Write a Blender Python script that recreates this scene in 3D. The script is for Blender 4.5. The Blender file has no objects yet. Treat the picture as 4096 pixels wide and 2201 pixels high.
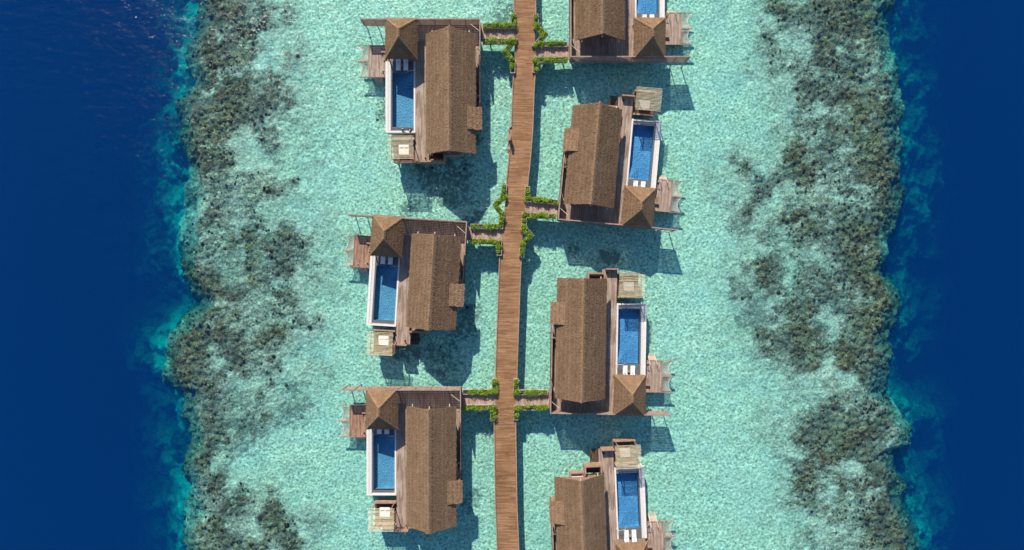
import bpy, math, random
import numpy as np
from mathutils import Vector, Matrix

R = math.radians
SC = bpy.context.scene
COL = SC.collection
HC = 111.0            # camera height above the water
DECK = 1.8            # deck height above the water
CX, CY = 2048.0, 1100.5

def pw(px, py, z=DECK):
    """photo pixel -> metres, for a point at height z"""
    k = (HC - z) * 1.5 / 4096
    return ((px - CX) * k, (CY - py) * k)

# ------------------------------------------------------------------ render
world = bpy.data.worlds.new("World"); SC.world = world
world.use_nodes = True
nt = world.node_tree
bg = nt.nodes["Background"]
sky = nt.nodes.new("ShaderNodeTexSky")
sky.sky_type = 'NISHITA'; sky.sun_disc = False
SUN_EL, SUN_AZ = 36.0, -16.0
sky.sun_elevation = R(SUN_EL); sky.sun_rotation = R(SUN_AZ)
nt.links.new(sky.outputs[0], bg.inputs[0]); bg.inputs[1].default_value = 0.12
sky.ozone_density = 5.0; sky.dust_density = 0.3
sl = bpy.data.lights.new("sun", 'SUN'); sl.energy = 4.7; sl.angle = R(0.55); sl.color = (1.0, 0.93, 0.82)
so = bpy.data.objects.new("sun", sl); COL.objects.link(so)
sd = Vector((math.sin(R(SUN_AZ)) * math.cos(R(SUN_EL)), math.cos(R(SUN_AZ)) * math.cos(R(SUN_EL)), math.sin(R(SUN_EL))))
so.rotation_euler = sd.to_track_quat('Z', 'Y').to_euler(); so.location = sd * 200
SC.view_settings.view_transform = 'Standard'; SC.view_settings.look = 'None'
SC.view_settings.exposure = 0.42; SC.view_settings.gamma = 1.0
cam = bpy.data.cameras.new("camera"); cam.lens = 24; cam.sensor_width = 36; cam.clip_end = 9000; cam.clip_start = 0.5
co = bpy.data.objects.new("camera", cam); COL.objects.link(co); co.location = (0, 0, HC)
SC.camera = co
cy = SC.cycles
cy.max_bounces = 6; cy.diffuse_bounces = 3; cy.glossy_bounces = 2; cy.transmission_bounces = 2
cy.transparent_max_bounces = 12; cy.volume_bounces = 0
cy.use_denoising = True

# ------------------------------------------------------------------ materials
class N:
    """tiny node helper"""
    def __init__(s, name):
        s.m = bpy.data.materials.new(name); s.m.use_nodes = True
        s.t = s.m.node_tree; s.b = s.t.nodes["Principled BSDF"]; s.out = s.t.nodes["Material Output"]
    def n(s, typ, **kw):
        x = s.t.nodes.new(typ)
        for k, v in kw.items(): setattr(x, k, v)
        return x
    def l(s, a, b): s.t.links.new(a, b)
    def coord(s, which='Object', scale=(1, 1, 1), rot=(0, 0, 0)):
        c = s.n("ShaderNodeTexCoord"); mp = s.n("ShaderNodeMapping")
        mp.inputs['Scale'].default_value = scale; mp.inputs['Rotation'].default_value = rot
        s.l(c.outputs[which], mp.inputs[0]); return mp.outputs[0]
    def noise(s, vec, sc, det=3, rough=0.55, dist=0.0):
        x = s.n("ShaderNodeTexNoise"); x.inputs['Scale'].default_value = sc
        x.inputs['Detail'].default_value = det; x.inputs['Roughness'].default_value = rough
        x.inputs['Distortion'].default_value = dist
        s.l(vec, x.inputs['Vector']); return x.outputs['Fac']
    def voro(s, vec, sc, feature='F1', out='Distance', rnd=1.0):
        x = s.n("ShaderNodeTexVoronoi", feature=feature); x.inputs['Scale'].default_value = sc
        x.inputs['Randomness'].default_value = rnd
        s.l(vec, x.inputs['Vector']); return x.outputs[out]
    def ramp(s, fac, stops, interp='LINEAR'):
        x = s.n("ShaderNodeValToRGB"); x.color_ramp.interpolation = interp
        e = x.color_ramp.elements
        e[0].position, e[0].color = stops[0][0], tuple(stops[0][1]) + (1,)
        e[1].position, e[1].color = stops[-1][0], tuple(stops[-1][1]) + (1,)
        for p, c in stops[1:-1]:
            q = e.new(p); q.color = tuple(c) + (1,)
        s.l(fac, x.inputs[0]); return x.outputs[0]
    def mix(s, fac, a, b, mode='MIX'):
        x = s.n("ShaderNodeMix", data_type='RGBA', blend_type=mode)
        for sock, v in ((x.inputs[0], fac), (x.inputs[6], a), (x.inputs[7], b)):
            if isinstance(v, (int, float)): sock.default_value = v
            elif isinstance(v, tuple): sock.default_value = v + (1,) if len(v) == 3 else v
            else: s.l(v, sock)
        return x.outputs[2]
    def math(s, op, a, b=None, clamp=False):
        x = s.n("ShaderNodeMath", operation=op); x.use_clamp = clamp
        for i, v in enumerate((a, b)):
            if v is None: continue
            if isinstance(v, (int, float)): x.inputs[i].default_value = v
            else: s.l(v, x.inputs[i])
        return x.outputs[0]
    def rng(s, v, a, b, c=0.0, d=1.0):
        x = s.n("ShaderNodeMapRange"); x.inputs[1].default_value = a; x.inputs[2].default_value = b
        x.inputs[3].default_value = c; x.inputs[4].default_value = d
        s.l(v, x.inputs[0]); return x.outputs[0]
    def bump(s, h, strength=0.5, dist=0.1, normal=None):
        x = s.n("ShaderNodeBump"); x.inputs['Strength'].default_value = strength
        x.inputs['Distance'].default_value = dist; s.l(h, x.inputs['Height'])
        if normal is not None: s.l(normal, x.inputs['Normal'])
        return x.outputs[0]
    def base(s, col, rough=0.8, normal=None, spec=0.3):
        if isinstance(col, tuple): s.b.inputs['Base Color'].default_value = col + (1,)
        else: s.l(col, s.b.inputs['Base Color'])
        s.b.inputs['Roughness'].default_value = rough
        s.b.inputs['Specular IOR Level'].default_value = spec
        if normal is not None: s.l(normal, s.b.inputs['Normal'])
        return s.m

def m_wood(name, c1, c2, c3, axis, width=0.14, rough=0.75):
    """boards running along x or y with a tone of their own and long grain"""
    m = N(name); v = m.coord()
    sx = m.n("ShaderNodeSeparateXYZ"); m.l(v, sx.inputs[0])
    a = sx.outputs[0] if axis == 'y' else sx.outputs[1]        # across the boards
    b = sx.outputs[1] if axis == 'y' else sx.outputs[0]
    bi = m.math('FLOOR', m.math('DIVIDE', a, width))
    # board ends: every board broken into lengths
    off = m.math('MULTIPLY', m.math('FRACT', m.math('MULTIPLY', bi, 0.618)), 3.1)
    li = m.math('FLOOR', m.math('DIVIDE', m.math('ADD', b, off), 2.4))
    cmb = m.n("ShaderNodeCombineXYZ"); m.l(bi, cmb.inputs[0]); m.l(li, cmb.inputs[1])
    wn = m.n("ShaderNodeTexWhiteNoise", noise_dimensions='2D'); m.l(cmb.outputs[0], wn.inputs['Vector'])
    sc = (6, 0.5, 1) if axis == 'y' else (0.5, 6, 1)
    g = m.noise(m.coord(scale=sc), 1.6, 4, 0.65)
    big = m.noise(v, 0.35, 3, 0.6)
    f = m.math('ADD', m.math('MULTIPLY', wn.outputs['Value'], 0.42), m.math('MULTIPLY', g, 0.55))
    f = m.math('ADD', f, m.math('MULTIPLY', m.math('SUBTRACT', big, 0.5), 0.7))
    col = m.ramp(f, [(0.15, c1), (0.5, c2), (0.85, c3)])
    fr = m.math('FRACT', m.math('DIVIDE', a, width))
    gap = m.math('MULTIPLY', m.math('GREATER_THAN', fr, 0.07), m.math('LESS_THAN', fr, 0.97))
    col = m.mix(m.math('SUBTRACT', 1.0, gap), col, (0.03, 0.022, 0.018))
    return m.base(col, rough, m.bump(m.math('MULTIPLY', gap, 1.0), 0.4, 0.02), 0.25)

def m_thatch(name, tint=1.0):
    m = N(name); v = m.coord()
    at = m.n("ShaderNodeAttribute", attribute_name="tone")
    n1 = m.noise(m.coord(scale=(3.0, 9.0, 3.0)), 1.6, 5, 0.7)
    n2 = m.noise(v, 0.5, 3, 0.6)
    n3 = m.noise(m.coord(scale=(5.0, 0.5, 1.0)), 1.0, 3, 0.6)
    f = m.math('ADD', m.math('MULTIPLY', n1, 0.55), m.math('MULTIPLY', n2, 0.28))
    f = m.math('ADD', f, m.math('MULTIPLY', n3, 0.2))
    f = m.math('ADD', f, m.math('ADD', m.math('MULTIPLY', at.outputs['Fac'], 0.22), 0.05))
    c = lambda a: tuple(x * tint for x in a)
    oi = m.n('ShaderNodeObjectInfo'); f = m.math('ADD', f, m.math('MULTIPLY', m.math('SUBTRACT', oi.outputs['Random'], 0.5), 0.07))
    col = m.ramp(f, [(0.38, c((0.100, 0.057, 0.032))), (0.6, c((0.235, 0.140, 0.078))), (0.78, c((0.345, 0.213, 0.122))), (0.95, c((0.46, 0.31, 0.185)))])
    h = m.math('ADD', m.noise(m.coord(scale=(2.5, 7.0, 2.5)), 2.4, 4, 0.7), m.math('MULTIPLY', n3, 0.5))
    return m.base(col, 0.95, m.bump(h, 0.6, 0.045), 0.1)

def m_plain(name, c1, c2, scale=3.0, rough=0.7, bump=0.2, dist=0.02, spec=0.3):
    m = N(name); v = m.coord()
    f = m.noise(v, scale, 4, 0.6)
    col = m.ramp(f, [(0.3, c1), (0.7, c2)])
    return m.base(col, rough, m.bump(f, bump, dist), spec)

M = {}
M['boardwalk'] = m_wood('boardwalk_planks', (0.175, 0.083, 0.036), (0.310, 0.155, 0.070), (0.445, 0.255, 0.130), 'x', 0.15)
M['deck'] = m_wood('villa_deck_boards', (0.215, 0.138, 0.098), (0.375, 0.268, 0.200), (0.56, 0.44, 0.345), 'y', 0.14)
M['reddeck'] = m_wood('red_sun_deck_boards', (0.170, 0.075, 0.045), (0.33, 0.18, 0.115), (0.47, 0.30, 0.205), 'y', 0.14)
M['bridge'] = m_wood('bridge_boards', (0.25, 0.155, 0.112), (0.41, 0.27, 0.205), (0.57, 0.42, 0.34), 'y', 0.14)
M['edge'] = m_plain('weathered_beam_wood', (0.26, 0.15, 0.10), (0.43, 0.28, 0.19), 2.0)
M['darkwood'] = m_plain('dark_stained_wood', (0.075, 0.040, 0.028), (0.14, 0.080, 0.055), 2.5)
M['fence'] = m_plain('fence_wood', (0.24, 0.155, 0.120), (0.40, 0.285, 0.225), 1.5)
M['pale'] = m_plain('pale_wood', (0.55, 0.42, 0.32), (0.70, 0.57, 0.45), 2.0)
M['thatch'] = m_thatch('thatch', 0.84)
M['thatch_light'] = m_thatch('thatch_light', 0.92)
M['thatch_pale'] = m_thatch('thatch_pale', 1.12)
M['white'] = m_plain('white_render', (0.66, 0.60, 0.53), (0.80, 0.745, 0.67), 1.5)
M['tile'] = m_plain('grey_mosaic_tile', (0.085, 0.082, 0.082), (0.18, 0.17, 0.165), 9.0)
M['fabric'] = m_plain('white_fabric', (0.74, 0.72, 0.69), (0.84, 0.82, 0.79), 4.0)
M['towel'] = m_plain('blue_towel', (0.18, 0.42, 0.58), (0.30, 0.55, 0.70), 8.0)
M['table'] = m_plain('brown_table_wood', (0.30, 0.17, 0.09), (0.42, 0.25, 0.14), 6.0)
M['metal'] = m_plain('brushed_steel', (0.62, 0.62, 0.62), (0.75, 0.75, 0.75), 8.0, 0.3)
M['black'] = m_plain('black_metal', (0.015, 0.015, 0.018), (0.035, 0.032, 0.03), 5.0, 0.5)
M['red'] = m_plain('red_lifebuoy_plastic', (0.35, 0.02, 0.015), (0.5, 0.04, 0.03), 4.0, 0.5)
M['pile'] = m_plain('concrete_pile', (0.16, 0.15, 0.13), (0.30, 0.28, 0.25), 3.0)
M['wall'] = m_plain('timber_wall', (0.22, 0.13, 0.09), (0.34, 0.21, 0.15), 2.0)
M['shaded_cloth'] = m_plain('shade_painted_cloth', (0.27, 0.23, 0.21), (0.36, 0.32, 0.30), 3.0)  # daybed cloth darkened: the shade on it is painted into the colour
M['glass'] = m_plain('dark_window_glass', (0.02, 0.03, 0.035), (0.03, 0.04, 0.05), 1.0, 0.08, 0.0, 0.01, 0.6)
M['mattress'] = m_plain('cream_mattress', (0.74, 0.66, 0.56), (0.85, 0.78, 0.68), 3.0)

def mk_pebble():
    m = N('white_pebbles'); v = m.coord()
    x = m.n("ShaderNodeTexVoronoi"); x.inputs['Scale'].default_value = 16; m.l(v, x.inputs['Vector'])
    col = m.ramp(x.outputs['Distance'], [(0.2, (0.84, 0.80, 0.74)), (0.75, (0.50, 0.46, 0.42))])
    return m.base(col, 0.7, m.bump(x.outputs['Distance'], -0.6, 0.04))
M['pebble'] = mk_pebble()

def mk_bamboo():
    m = N('bamboo_poles'); v = m.coord()
    f = m.noise(m.coord(scale=(1.2, 9, 9)), 1.5, 4, 0.7)
    col = m.ramp(f, [(0.30, (0.22, 0.15, 0.08)), (0.42, (0.64, 0.53, 0.30)), (0.62, (0.82, 0.74, 0.50)), (0.8, (0.86, 0.83, 0.68))])
    return m.base(col, 0.6)
M['bamboo'] = mk_bamboo()

def mk_net():
    m = N('rope_net'); v = m.coord()
    sx = m.n("ShaderNodeSeparateXYZ"); m.l(v, sx.inputs[0])
    w = 0.11
    a = m.math('FRACT', m.math('DIVIDE', sx.outputs[0], w)); b = m.math('FRACT', m.math('DIVIDE', sx.outputs[1], w))
    g = m.math('MAXIMUM', m.math('LESS_THAN', a, 0.40), m.math('LESS_THAN', b, 0.40))
    f = m.noise(v, 1.6, 4, 0.6)
    m.base(m.ramp(f, [(0.35, (0.26, 0.25, 0.20)), (0.7, (0.42, 0.40, 0.33))]), 0.9)
    m.l(g, m.b.inputs['Alpha'])
    return m.m
M['net'] = mk_net()

def mk_leaf():
    m = N('hedge_leaves')
    at = m.n("ShaderNodeAttribute", attribute_name="tone")
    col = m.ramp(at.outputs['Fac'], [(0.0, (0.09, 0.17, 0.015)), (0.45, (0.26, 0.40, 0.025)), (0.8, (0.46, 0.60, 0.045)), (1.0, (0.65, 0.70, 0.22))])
    m.b.inputs['Subsurface Weight'].default_value = 0.0
    m.base(col, 0.5, None, 0.4)
    tr = m.n("ShaderNodeBsdfTranslucent"); m.l(col, tr.inputs[0])
    mx = m.n("ShaderNodeMixShader"); mx.inputs[0].default_value = 0.3
    m.l(m.b.outputs[0], mx.inputs[1]); m.l(tr.outputs[0], mx.inputs[2]); m.l(mx.outputs[0], m.out.inputs[0])
    return m.m
M['leaf'] = mk_leaf()
M['trough'] = m_plain('pale_planter', (0.32, 0.26, 0.21), (0.48, 0.41, 0.34), 3.0)
M['soil'] = m_plain('soil', (0.03, 0.022, 0.015), (0.06, 0.045, 0.03), 6.0)

def mk_pool_tile(name, c1, c2, c3):
    m = N(name); v = m.coord()
    x = m.n("ShaderNodeTexVoronoi"); x.inputs['Scale'].default_value = 7; m.l(v, x.inputs['Vector'])
    f = m.math('ADD', m.math('MULTIPLY', m.noise(v, 5.0, 3, 0.7), 0.7), m.math('MULTIPLY', m.noise(v, 0.35, 2), 0.35))
    col = m.ramp(f, [(0.38, c1), (0.53, c2), (0.70, c3)])
    caustic = m.math('ADD', m.voro(v, 4.2, 'F1'), m.noise(v, 6.0, 3, 0.7))
    return m.base(col, 0.5, m.bump(caustic, 0.5, 0.12))
M['pool_l'] = mk_pool_tile('teal_pool_mosaic', (0.13, 0.25, 0.32), (0.20, 0.35, 0.43), (0.33, 0.49, 0.57))
M['pool_r'] = mk_pool_tile('blue_pool_mosaic', (0.105, 0.24, 0.38), (0.17, 0.335, 0.50), (0.33, 0.53, 0.70))

def facing_fresnel(m, nb):
    """Schlick reflectance of water, the same from above and below"""
    lw = m.n("ShaderNodeLayerWeight"); m.l(nb, lw.inputs['Normal'])
    return m.math('ADD', m.math('MULTIPLY', m.math('POWER', lw.outputs['Facing'], 5.0), 0.9), 0.013)
def mk_pool_water():
    m = N('pool_water'); v = m.coord()
    h = m.noise(v, 2.5, 3, 0.6)
    nb = m.bump(h, 0.5, 0.08)
    tr = m.n("ShaderNodeBsdfTransparent"); tr.inputs[0].default_value = (0.62, 0.86, 0.97, 1)
    gl = m.n("ShaderNodeBsdfGlossy"); gl.inputs['Roughness'].default_value = 0.05; m.l(nb, gl.inputs['Normal'])
    fr = facing_fresnel(m, nb)
    mx = m.n("ShaderNodeMixShader"); m.l(fr, mx.inputs[0]); m.l(tr.outputs[0], mx.inputs[1]); m.l(gl.outputs[0], mx.inputs[2])
    m.l(mx.outputs[0], m.out.inputs[0]); m.t.nodes.remove(m.b)
    return m.m
M['pool_water'] = mk_pool_water()

def mk_sea():
    m = N('sea_water'); v = m.coord()
    v2 = m.coord(scale=(0.45, 1.0, 1), rot=(0, 0, R(-25)))
    h = m.math('ADD', m.noise(v2, 0.8, 5, 0.62), m.math('MULTIPLY', m.noise(v2, 0.12, 2), 1.0))
    nb = m.bump(h, 0.62, 0.55)
    tr = m.n("ShaderNodeBsdfTransparent"); tr.inputs[0].default_value = (1, 1, 1, 1)
    gl = m.n("ShaderNodeBsdfGlossy"); gl.inputs['Roughness'].default_value = 0.12; m.l(nb, gl.inputs['Normal'])
    fr = facing_fresnel(m, nb)
    mx = m.n("ShaderNodeMixShader"); m.l(fr, mx.inputs[0]); m.l(tr.outputs[0], mx.inputs[1]); m.l(gl.outputs[0], mx.inputs[2])
    m.l(mx.outputs[0], m.out.inputs[0])
    ab = m.n("ShaderNodeVolumeAbsorption"); sc = m.n("ShaderNodeVolumeScatter"); ad = m.n("ShaderNodeAddShader")
    # absorption colour c at density d absorbs (1-c)*d per metre
    ab.inputs['Color'].default_value = (0.0, 0.84, 0.918, 1); ab.inputs['Density'].default_value = 0.325
    sc.inputs['Color'].default_value = (0.00, 0.135, 0.62, 1); sc.inputs['Density'].default_value = 0.060
    sc.inputs['Anisotropy'].default_value = 0.0
    m.l(ab.outputs[0], ad.inputs[0]); m.l(sc.outputs[0], ad.inputs[1]); m.l(ad.outputs[0], m.out.inputs['Volume'])
    m.t.nodes.remove(m.b)
    return m.m
M['sea'] = mk_sea()

def mk_bed():
    m = N('seabed_sand'); v = m.coord()
    reef = m.n("ShaderNodeAttribute", attribute_name="reef").outputs['Fac']
    dark = m.n("ShaderNodeAttribute", attribute_name="rubble").outputs['Fac']
    nf = m.noise(v, 2.7, 4, 0.62, 0.2)
    nb_ = m.noise(v, 0.10, 4, 0.6)
    nm = m.noise(v, 0.55, 5, 0.68)
    vd = m.voro(m.coord(rot=(0, 0, 0.4)), 2.3, 'F1'); vd2 = m.voro(m.coord(rot=(0, 0, 1.3)), 4.2, 'F1')
    ns = m.math('ADD', m.math('MULTIPLY', nf, 0.62), m.math('ADD', m.math('MULTIPLY', vd, 0.24), m.math('MULTIPLY', vd2, 0.16)))  # cell network paints caustic light into the sand, on top of rubble mottling
    sand = m.ramp(ns, [(0.36, (0.225, 0.245, 0.165)), (0.45, (0.485, 0.485, 0.330)), (0.54, (0.68, 0.66, 0.465)), (0.64, (0.96, 0.92, 0.69))])
    sand = m.mix(m.rng(nb_, 0.38, 0.62, 0.0, 0.30), sand, m.mix(0.5, sand, (0.46, 0.58, 0.62)))
    sand = m.mix(m.rng(m.noise(v, 0.28, 3, 0.6), 0.45, 0.65, 0, 0.45), sand, m.mix(1.0, sand, (0.86, 0.97, 1.10), 'MULTIPLY'))
    cn = m.math('ADD', m.math('MULTIPLY', m.noise(v, 3.0, 5, 0.75, 0.4), 0.6), m.math('MULTIPLY', m.noise(v, 0.7, 4, 0.6), 0.4))
    coral = m.ramp(cn, [(0.38, (0.028, 0.021, 0.011)), (0.47, (0.072, 0.058, 0.030)), (0.54, (0.138, 0.118, 0.066)), (0.62, (0.30, 0.27, 0.185)), (0.70, (0.66, 0.62, 0.47))])
    coral = m.mix(m.rng(m.noise(v, 0.16, 3, 0.6), 0.42, 0.62, 0, 0.7), coral, m.mix(0.5, coral, (0.15, 0.20, 0.185)))
    coral = m.mix(m.rng(m.noise(m.coord(rot=(0, 0, 1)), 0.09, 3, 0.6), 0.48, 0.62, 0, 0.8), coral, m.mix(1.0, coral, (1.18, 1.12, 0.82), 'MULTIPLY'))
    # ragged mixing of coral into the sand
    nz = m.math('ADD', m.math('MULTIPLY', nf, 0.62), m.math('MULTIPLY', nm, 0.38))
    t = m.math('ADD', m.math('MULTIPLY', reef, 1.05), m.math('MULTIPLY', m.math('SUBTRACT', nz, 0.5), 3.0))
    f = m.rng(t, 0.42, 0.98); fr_ = m.rng(t, 0.05, 0.75, 0, 0.8)
    rub = m.noise(v, 1.3, 5, 0.72, 0.3)
    rt = m.rng(m.math('ADD', m.math('MULTIPLY', dark, 0.9), m.math('MULTIPLY', m.math('SUBTRACT', rub, 0.5), 3.4)), 0.42, 0.8, 0, 0.82)
    col = m.mix(rt, sand, (0.15, 0.16, 0.125))
    rc = m.ramp(m.noise(v, 3.4, 4, 0.7), [(0.36, (0.07, 0.08, 0.060)), (0.52, (0.22, 0.24, 0.19)), (0.68, (0.58, 0.60, 0.50))])
    col = m.mix(fr_, col, rc)
    col = m.mix(f, col, coral)
    # ripples, rubble and coral relief catch the low sun
    w2 = m.voro(m.coord(rot=(0, 0, 0.7)), 1.9, 'F1')
    h = m.math('ADD', m.math('MULTIPLY', w2, 0.5), m.math('MULTIPLY', m.noise(v, 2.4, 4, 0.65, 0.3), 0.9))
    nrm = m.bump(h, 0.7, 0.27)
    return m.base(col, 0.95, nrm, 0.05)
M['bed'] = mk_bed()

def mk_coral():
    m = N('coral_heads'); v = m.coord()
    at = m.n("ShaderNodeAttribute", attribute_name="tone").outputs['Fac']
    n1 = m.noise(v, 4.0, 4, 0.75)
    f = m.math('ADD', m.math('MULTIPLY', at, 0.8), m.math('MULTIPLY', m.math('SUBTRACT', n1, 0.5), 0.9))
    col = m.ramp(f, [(0.0, (0.030, 0.022, 0.012)), (0.30, (0.072, 0.054, 0.027)), (0.55, (0.120, 0.097, 0.045)), (0.80, (0.21, 0.185, 0.10)), (1.0, (0.55, 0.50, 0.37))])
    return m.base(col, 0.95, m.bump(n1, 0.8, 0.2), 0.05)
M['coral'] = mk_coral()

# ------------------------------------------------------------------ mesh helpers
class MB:
    def __init__(s): s.v = []; s.f = []; s.tone = []
    def quad(s, a, b, c, d, tone=0.5):
        i = len(s.v); s.v += [tuple(a), tuple(b), tuple(c), tuple(d)]; s.f.append((i, i+1, i+2, i+3)); s.tone += [tone]*4; return s
    def tri(s, a, b, c, tone=0.5):
        i = len(s.v); s.v += [tuple(a), tuple(b), tuple(c)]; s.f.append((i, i+1, i+2)); s.tone += [tone]*3; return s
    def box(s, x0, x1, y0, y1, z0, z1, tone=0.5):
        if x0 > x1: x0, x1 = x1, x0
        if y0 > y1: y0, y1 = y1, y0
        if z0 > z1: z0, z1 = z1, z0
        i = len(s.v)
        s.v += [(x0,y0,z0),(x1,y0,z0),(x1,y1,z0),(x0,y1,z0),(x0,y0,z1),(x1,y0,z1),(x1,y1,z1),(x0,y1,z1)]
        s.f += [tuple(i+j for j in q) for q in ((3,2,1,0),(4,5,6,7),(0,1,5,4),(1,2,6,5),(2,3,7,6),(3,0,4,7))]
        s.tone += [tone]*8; return s
    def bar(s, p, q, w, h, up=(0,0,1)):
        """rectangular bar from p to q"""
        p, q = Vector(p), Vector(q); d = (q-p).normalized(); u = Vector(up)
        if abs(d.dot(u)) > 0.97: u = Vector((0,1,0))
        r = d.cross(u).normalized()*w/2; t = r.cross(d).normalized()*h/2
        i = len(s.v)
        for c in (p, q):
            for a, b in ((-1,-1),(1,-1),(1,1),(-1,1)): s.v.append(tuple(c + r*a + t*b))
        s.f += [tuple(i+j for j in k) for k in ((0,1,2,3),(7,6,5,4),(0,4,5,1),(1,5,6,2),(2,6,7,3),(3,7,4,0))]
        s.tone += [0.5]*8; return s
    def tube(s, pts, rad, n=8, cap=True):
        pts = [Vector(p) for p in pts]; i0 = len(s.v); L = len(pts)
        for k, p in enumerate(pts):
            d = (pts[min(k+1, L-1)] - pts[max(k-1, 0)]).normalized()
            u = Vector((0,0,1)) if abs(d.z) < 0.9 else Vector((0,1,0))
            a = d.cross(u).normalized(); b = a.cross(d).normalized()
            r = rad[k] if isinstance(rad, (list, tuple)) else rad
            for j in range(n):
                t = 2*math.pi*j/n; s.v.append(tuple(p + a*math.cos(t)*r + b*math.sin(t)*r)); s.tone.append(0.5)
        for k in range(L-1):
            for j in range(n):
                a = i0+k*n+j; b = i0+k*n+(j+1) % n; s.f.append((a, b, b+n, a+n))
        if cap:
            s.f.append(tuple(i0+j for j in range(n))[::-1]); s.f.append(tuple(i0+(L-1)*n+j for j in range(n)))
        return s
    def disc(s, c, r, z0, z1, n=20):
        return s.tube([(c[0], c[1], z0), (c[0], c[1], z1)], r, n)
    def mesh(s, name, mat):
        me = bpy.data.meshes.new(name); me.from_pydata(s.v, [], s.f); me.materials.append(mat)
        at = me.attributes.new("tone", 'FLOAT', 'POINT'); at.data.foreach_set("value", s.tone)
        me.update(); return me

CACHE = {}
def part(name, mat, build, parent=None, key=None, loc=None, rotz=None, label=None):
    """link one mesh object; meshes with the same key are shared"""
    k = (name, key) if key is not None else None
    me = CACHE.get(k) if k else None
    if me is None:
        mb = MB(); build(mb); me = mb.mesh(name, M[mat])
        if k: CACHE[k] = me
    o = bpy.data.objects.new(name, me); COL.objects.link(o)
    if parent is not None: o.parent = parent
    if loc is not None: o.location = loc
    if rotz is not None: o.rotation_euler = (0, 0, rotz)
    if label: o['label'] = label
    return o

def thing(name, label, cat, group=None, loc=(0,0,0), rotz=0.0):
    o = bpy.data.objects.new(name, None); COL.objects.link(o); o.empty_display_size = 0.5
    o.location = loc; o.rotation_euler = (0, 0, rotz)
    o['label'] = label; o['category'] = cat
    if group: o['group'] = group
    return o

# ------------------------------------------------------------------ seabed
rs = np.random.RandomState(7)
LAT = rs.rand(512, 512)
def vnoise(x, y, seed=0):
    x = x + seed*37.17; y = y + seed*91.71
    xi = np.floor(x).astype(int); yi = np.floor(y).astype(int)
    fx = x-xi; fy = y-yi
    fx = fx*fx*fx*(fx*(fx*6-15)+10); fy = fy*fy*fy*(fy*(fy*6-15)+10)
    a = LAT[yi % 512, xi % 512]; b = LAT[yi % 512, (xi+1) % 512]
    c = LAT[(yi+1) % 512, xi % 512]; d = LAT[(yi+1) % 512, (xi+1) % 512]
    return (a*(1-fx)+b*fx)*(1-fy)+(c*(1-fx)+d*fx)*fy
def fbm(x, y, sc, octv=4, seed=0, gain=0.5):
    t = 0; amp = 1; tot = 0
    for o in range(octv):
        t = t + amp*vnoise(x*sc*2**o, y*sc*2**o, seed+o); tot += amp; amp *= gain
    return t/tot           # 0..1
KB = (HC+1.0)*1.5/4096
def bw(pts): return np.array([((p[0]-CX)*KB, (CY-p[1])*KB) for p in pts])
OUT_L = bw([(760,-400),(775,-100),(779,0),(778,40),(775,79),(760,120),(739,159),(743,238),(767,302),(779,338),(735,372),(719,397),(722,480),(715,556),(740,630),(743,715),(747,795),(727,890),(722,1000),(719,1100),(739,1140),(787,1200),(787,1227),(735,1270),(719,1300),(672,1350),(660,1398),(665,1430),(648,1498),(672,1549),(727,1569),(751,1673),(763,1776),(731,1840),(755,1959),(755,2039),(731,2134),(735,2201),(750,2400),(700,2700)])
OUT_R = bw([(3560,-400),(3590,-100),(3571,0),(3559,48),(3555,143),(3591,214),(3607,318),(3611,445),(3627,540),(3619,675),(3619,834),(3591,914),(3567,961),(3575,1017),(3535,1072),(3548,1100),(3575,1124),(3607,1195),(3600,1270),(3575,1338),(3587,1418),(3551,1505),(3536,1577),(3615,1648),(3659,1728),(3651,1784),(3591,1816),(3587,1872),(3619,1943),(3615,2015),(3675,2126),(3686,2201),(3640,2400),(3600,2700)])
POLY = [
 # left reef
 [(600,-400),(1080,-400),(1040,0),(1057,95),(1029,183),(985,215),(1010,260),(1128,302),(1132,381),(1108,445),(1050,500),(1077,556),(1010,610),(1020,660),(1077,715),(1080,779),(1010,830),(950,882),(880,930),(862,985),(872,1060),(900,1100),(960,1130),(1030,1170),(1080,1180),(1120,1150),(1173,1227),(1208,1331),(1149,1398),(1165,1458),(1090,1520),(1000,1560),(950,1600),(925,1660),(918,1736),(850,1770),(850,1850),(886,1927),(982,1983),(1100,2010),(1172,2078),(1172,2201),(1150,2400),(1150,2700),(600,2700)],
 [(1090,930),(1140,920),(1170,980),(1190,1060),(1170,1110),(1110,1090),(1085,1030)],
 [(960,1090),(1030,1080),(1100,1110),(1060,1180),(980,1160)],
 # right reef
 [(3750,-400),(3200,-400),(3230,0),(3218,56),(3174,103),(3079,210),(3110,250),(3162,274),(3200,330),(3150,380),(3146,461),(3150,520),(3099,556),(3120,620),(3059,691),(3100,740),(3130,850),(3160,900),(3230,960),(3270,1040),(3274,1100),(3226,1164),(3290,1200),(3330,1330),(3340,1440),(3300,1480),(3290,1560),(3280,1601),(3194,1633),(3170,1720),(3160,1780),(3190,1840),(3178,1895),(3202,1975),(3218,2053),(3282,2201),(3260,2400),(3260,2700),(3750,2700)],
 [(2979,715),(3040,705),(3060,800),(3090,900),(3060,975),(3035,960),(2995,874)],
 [(3040,1331),(3110,1290),(3162,1250),(3240,1200),(3290,1240),(3300,1340),(3320,1410),(3240,1420),(3162,1400),(3080,1400)],
 [(3160,1450),(3258,1460),(3420,1420),(3460,1470),(3330,1490),(3200,1490)],
 [(3050,1050),(3090,1030),(3110,1090),(3080,1150),(3040,1120)],
 [(3120,10),(3160,0),(3180,40),(3150,60)],
]
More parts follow.
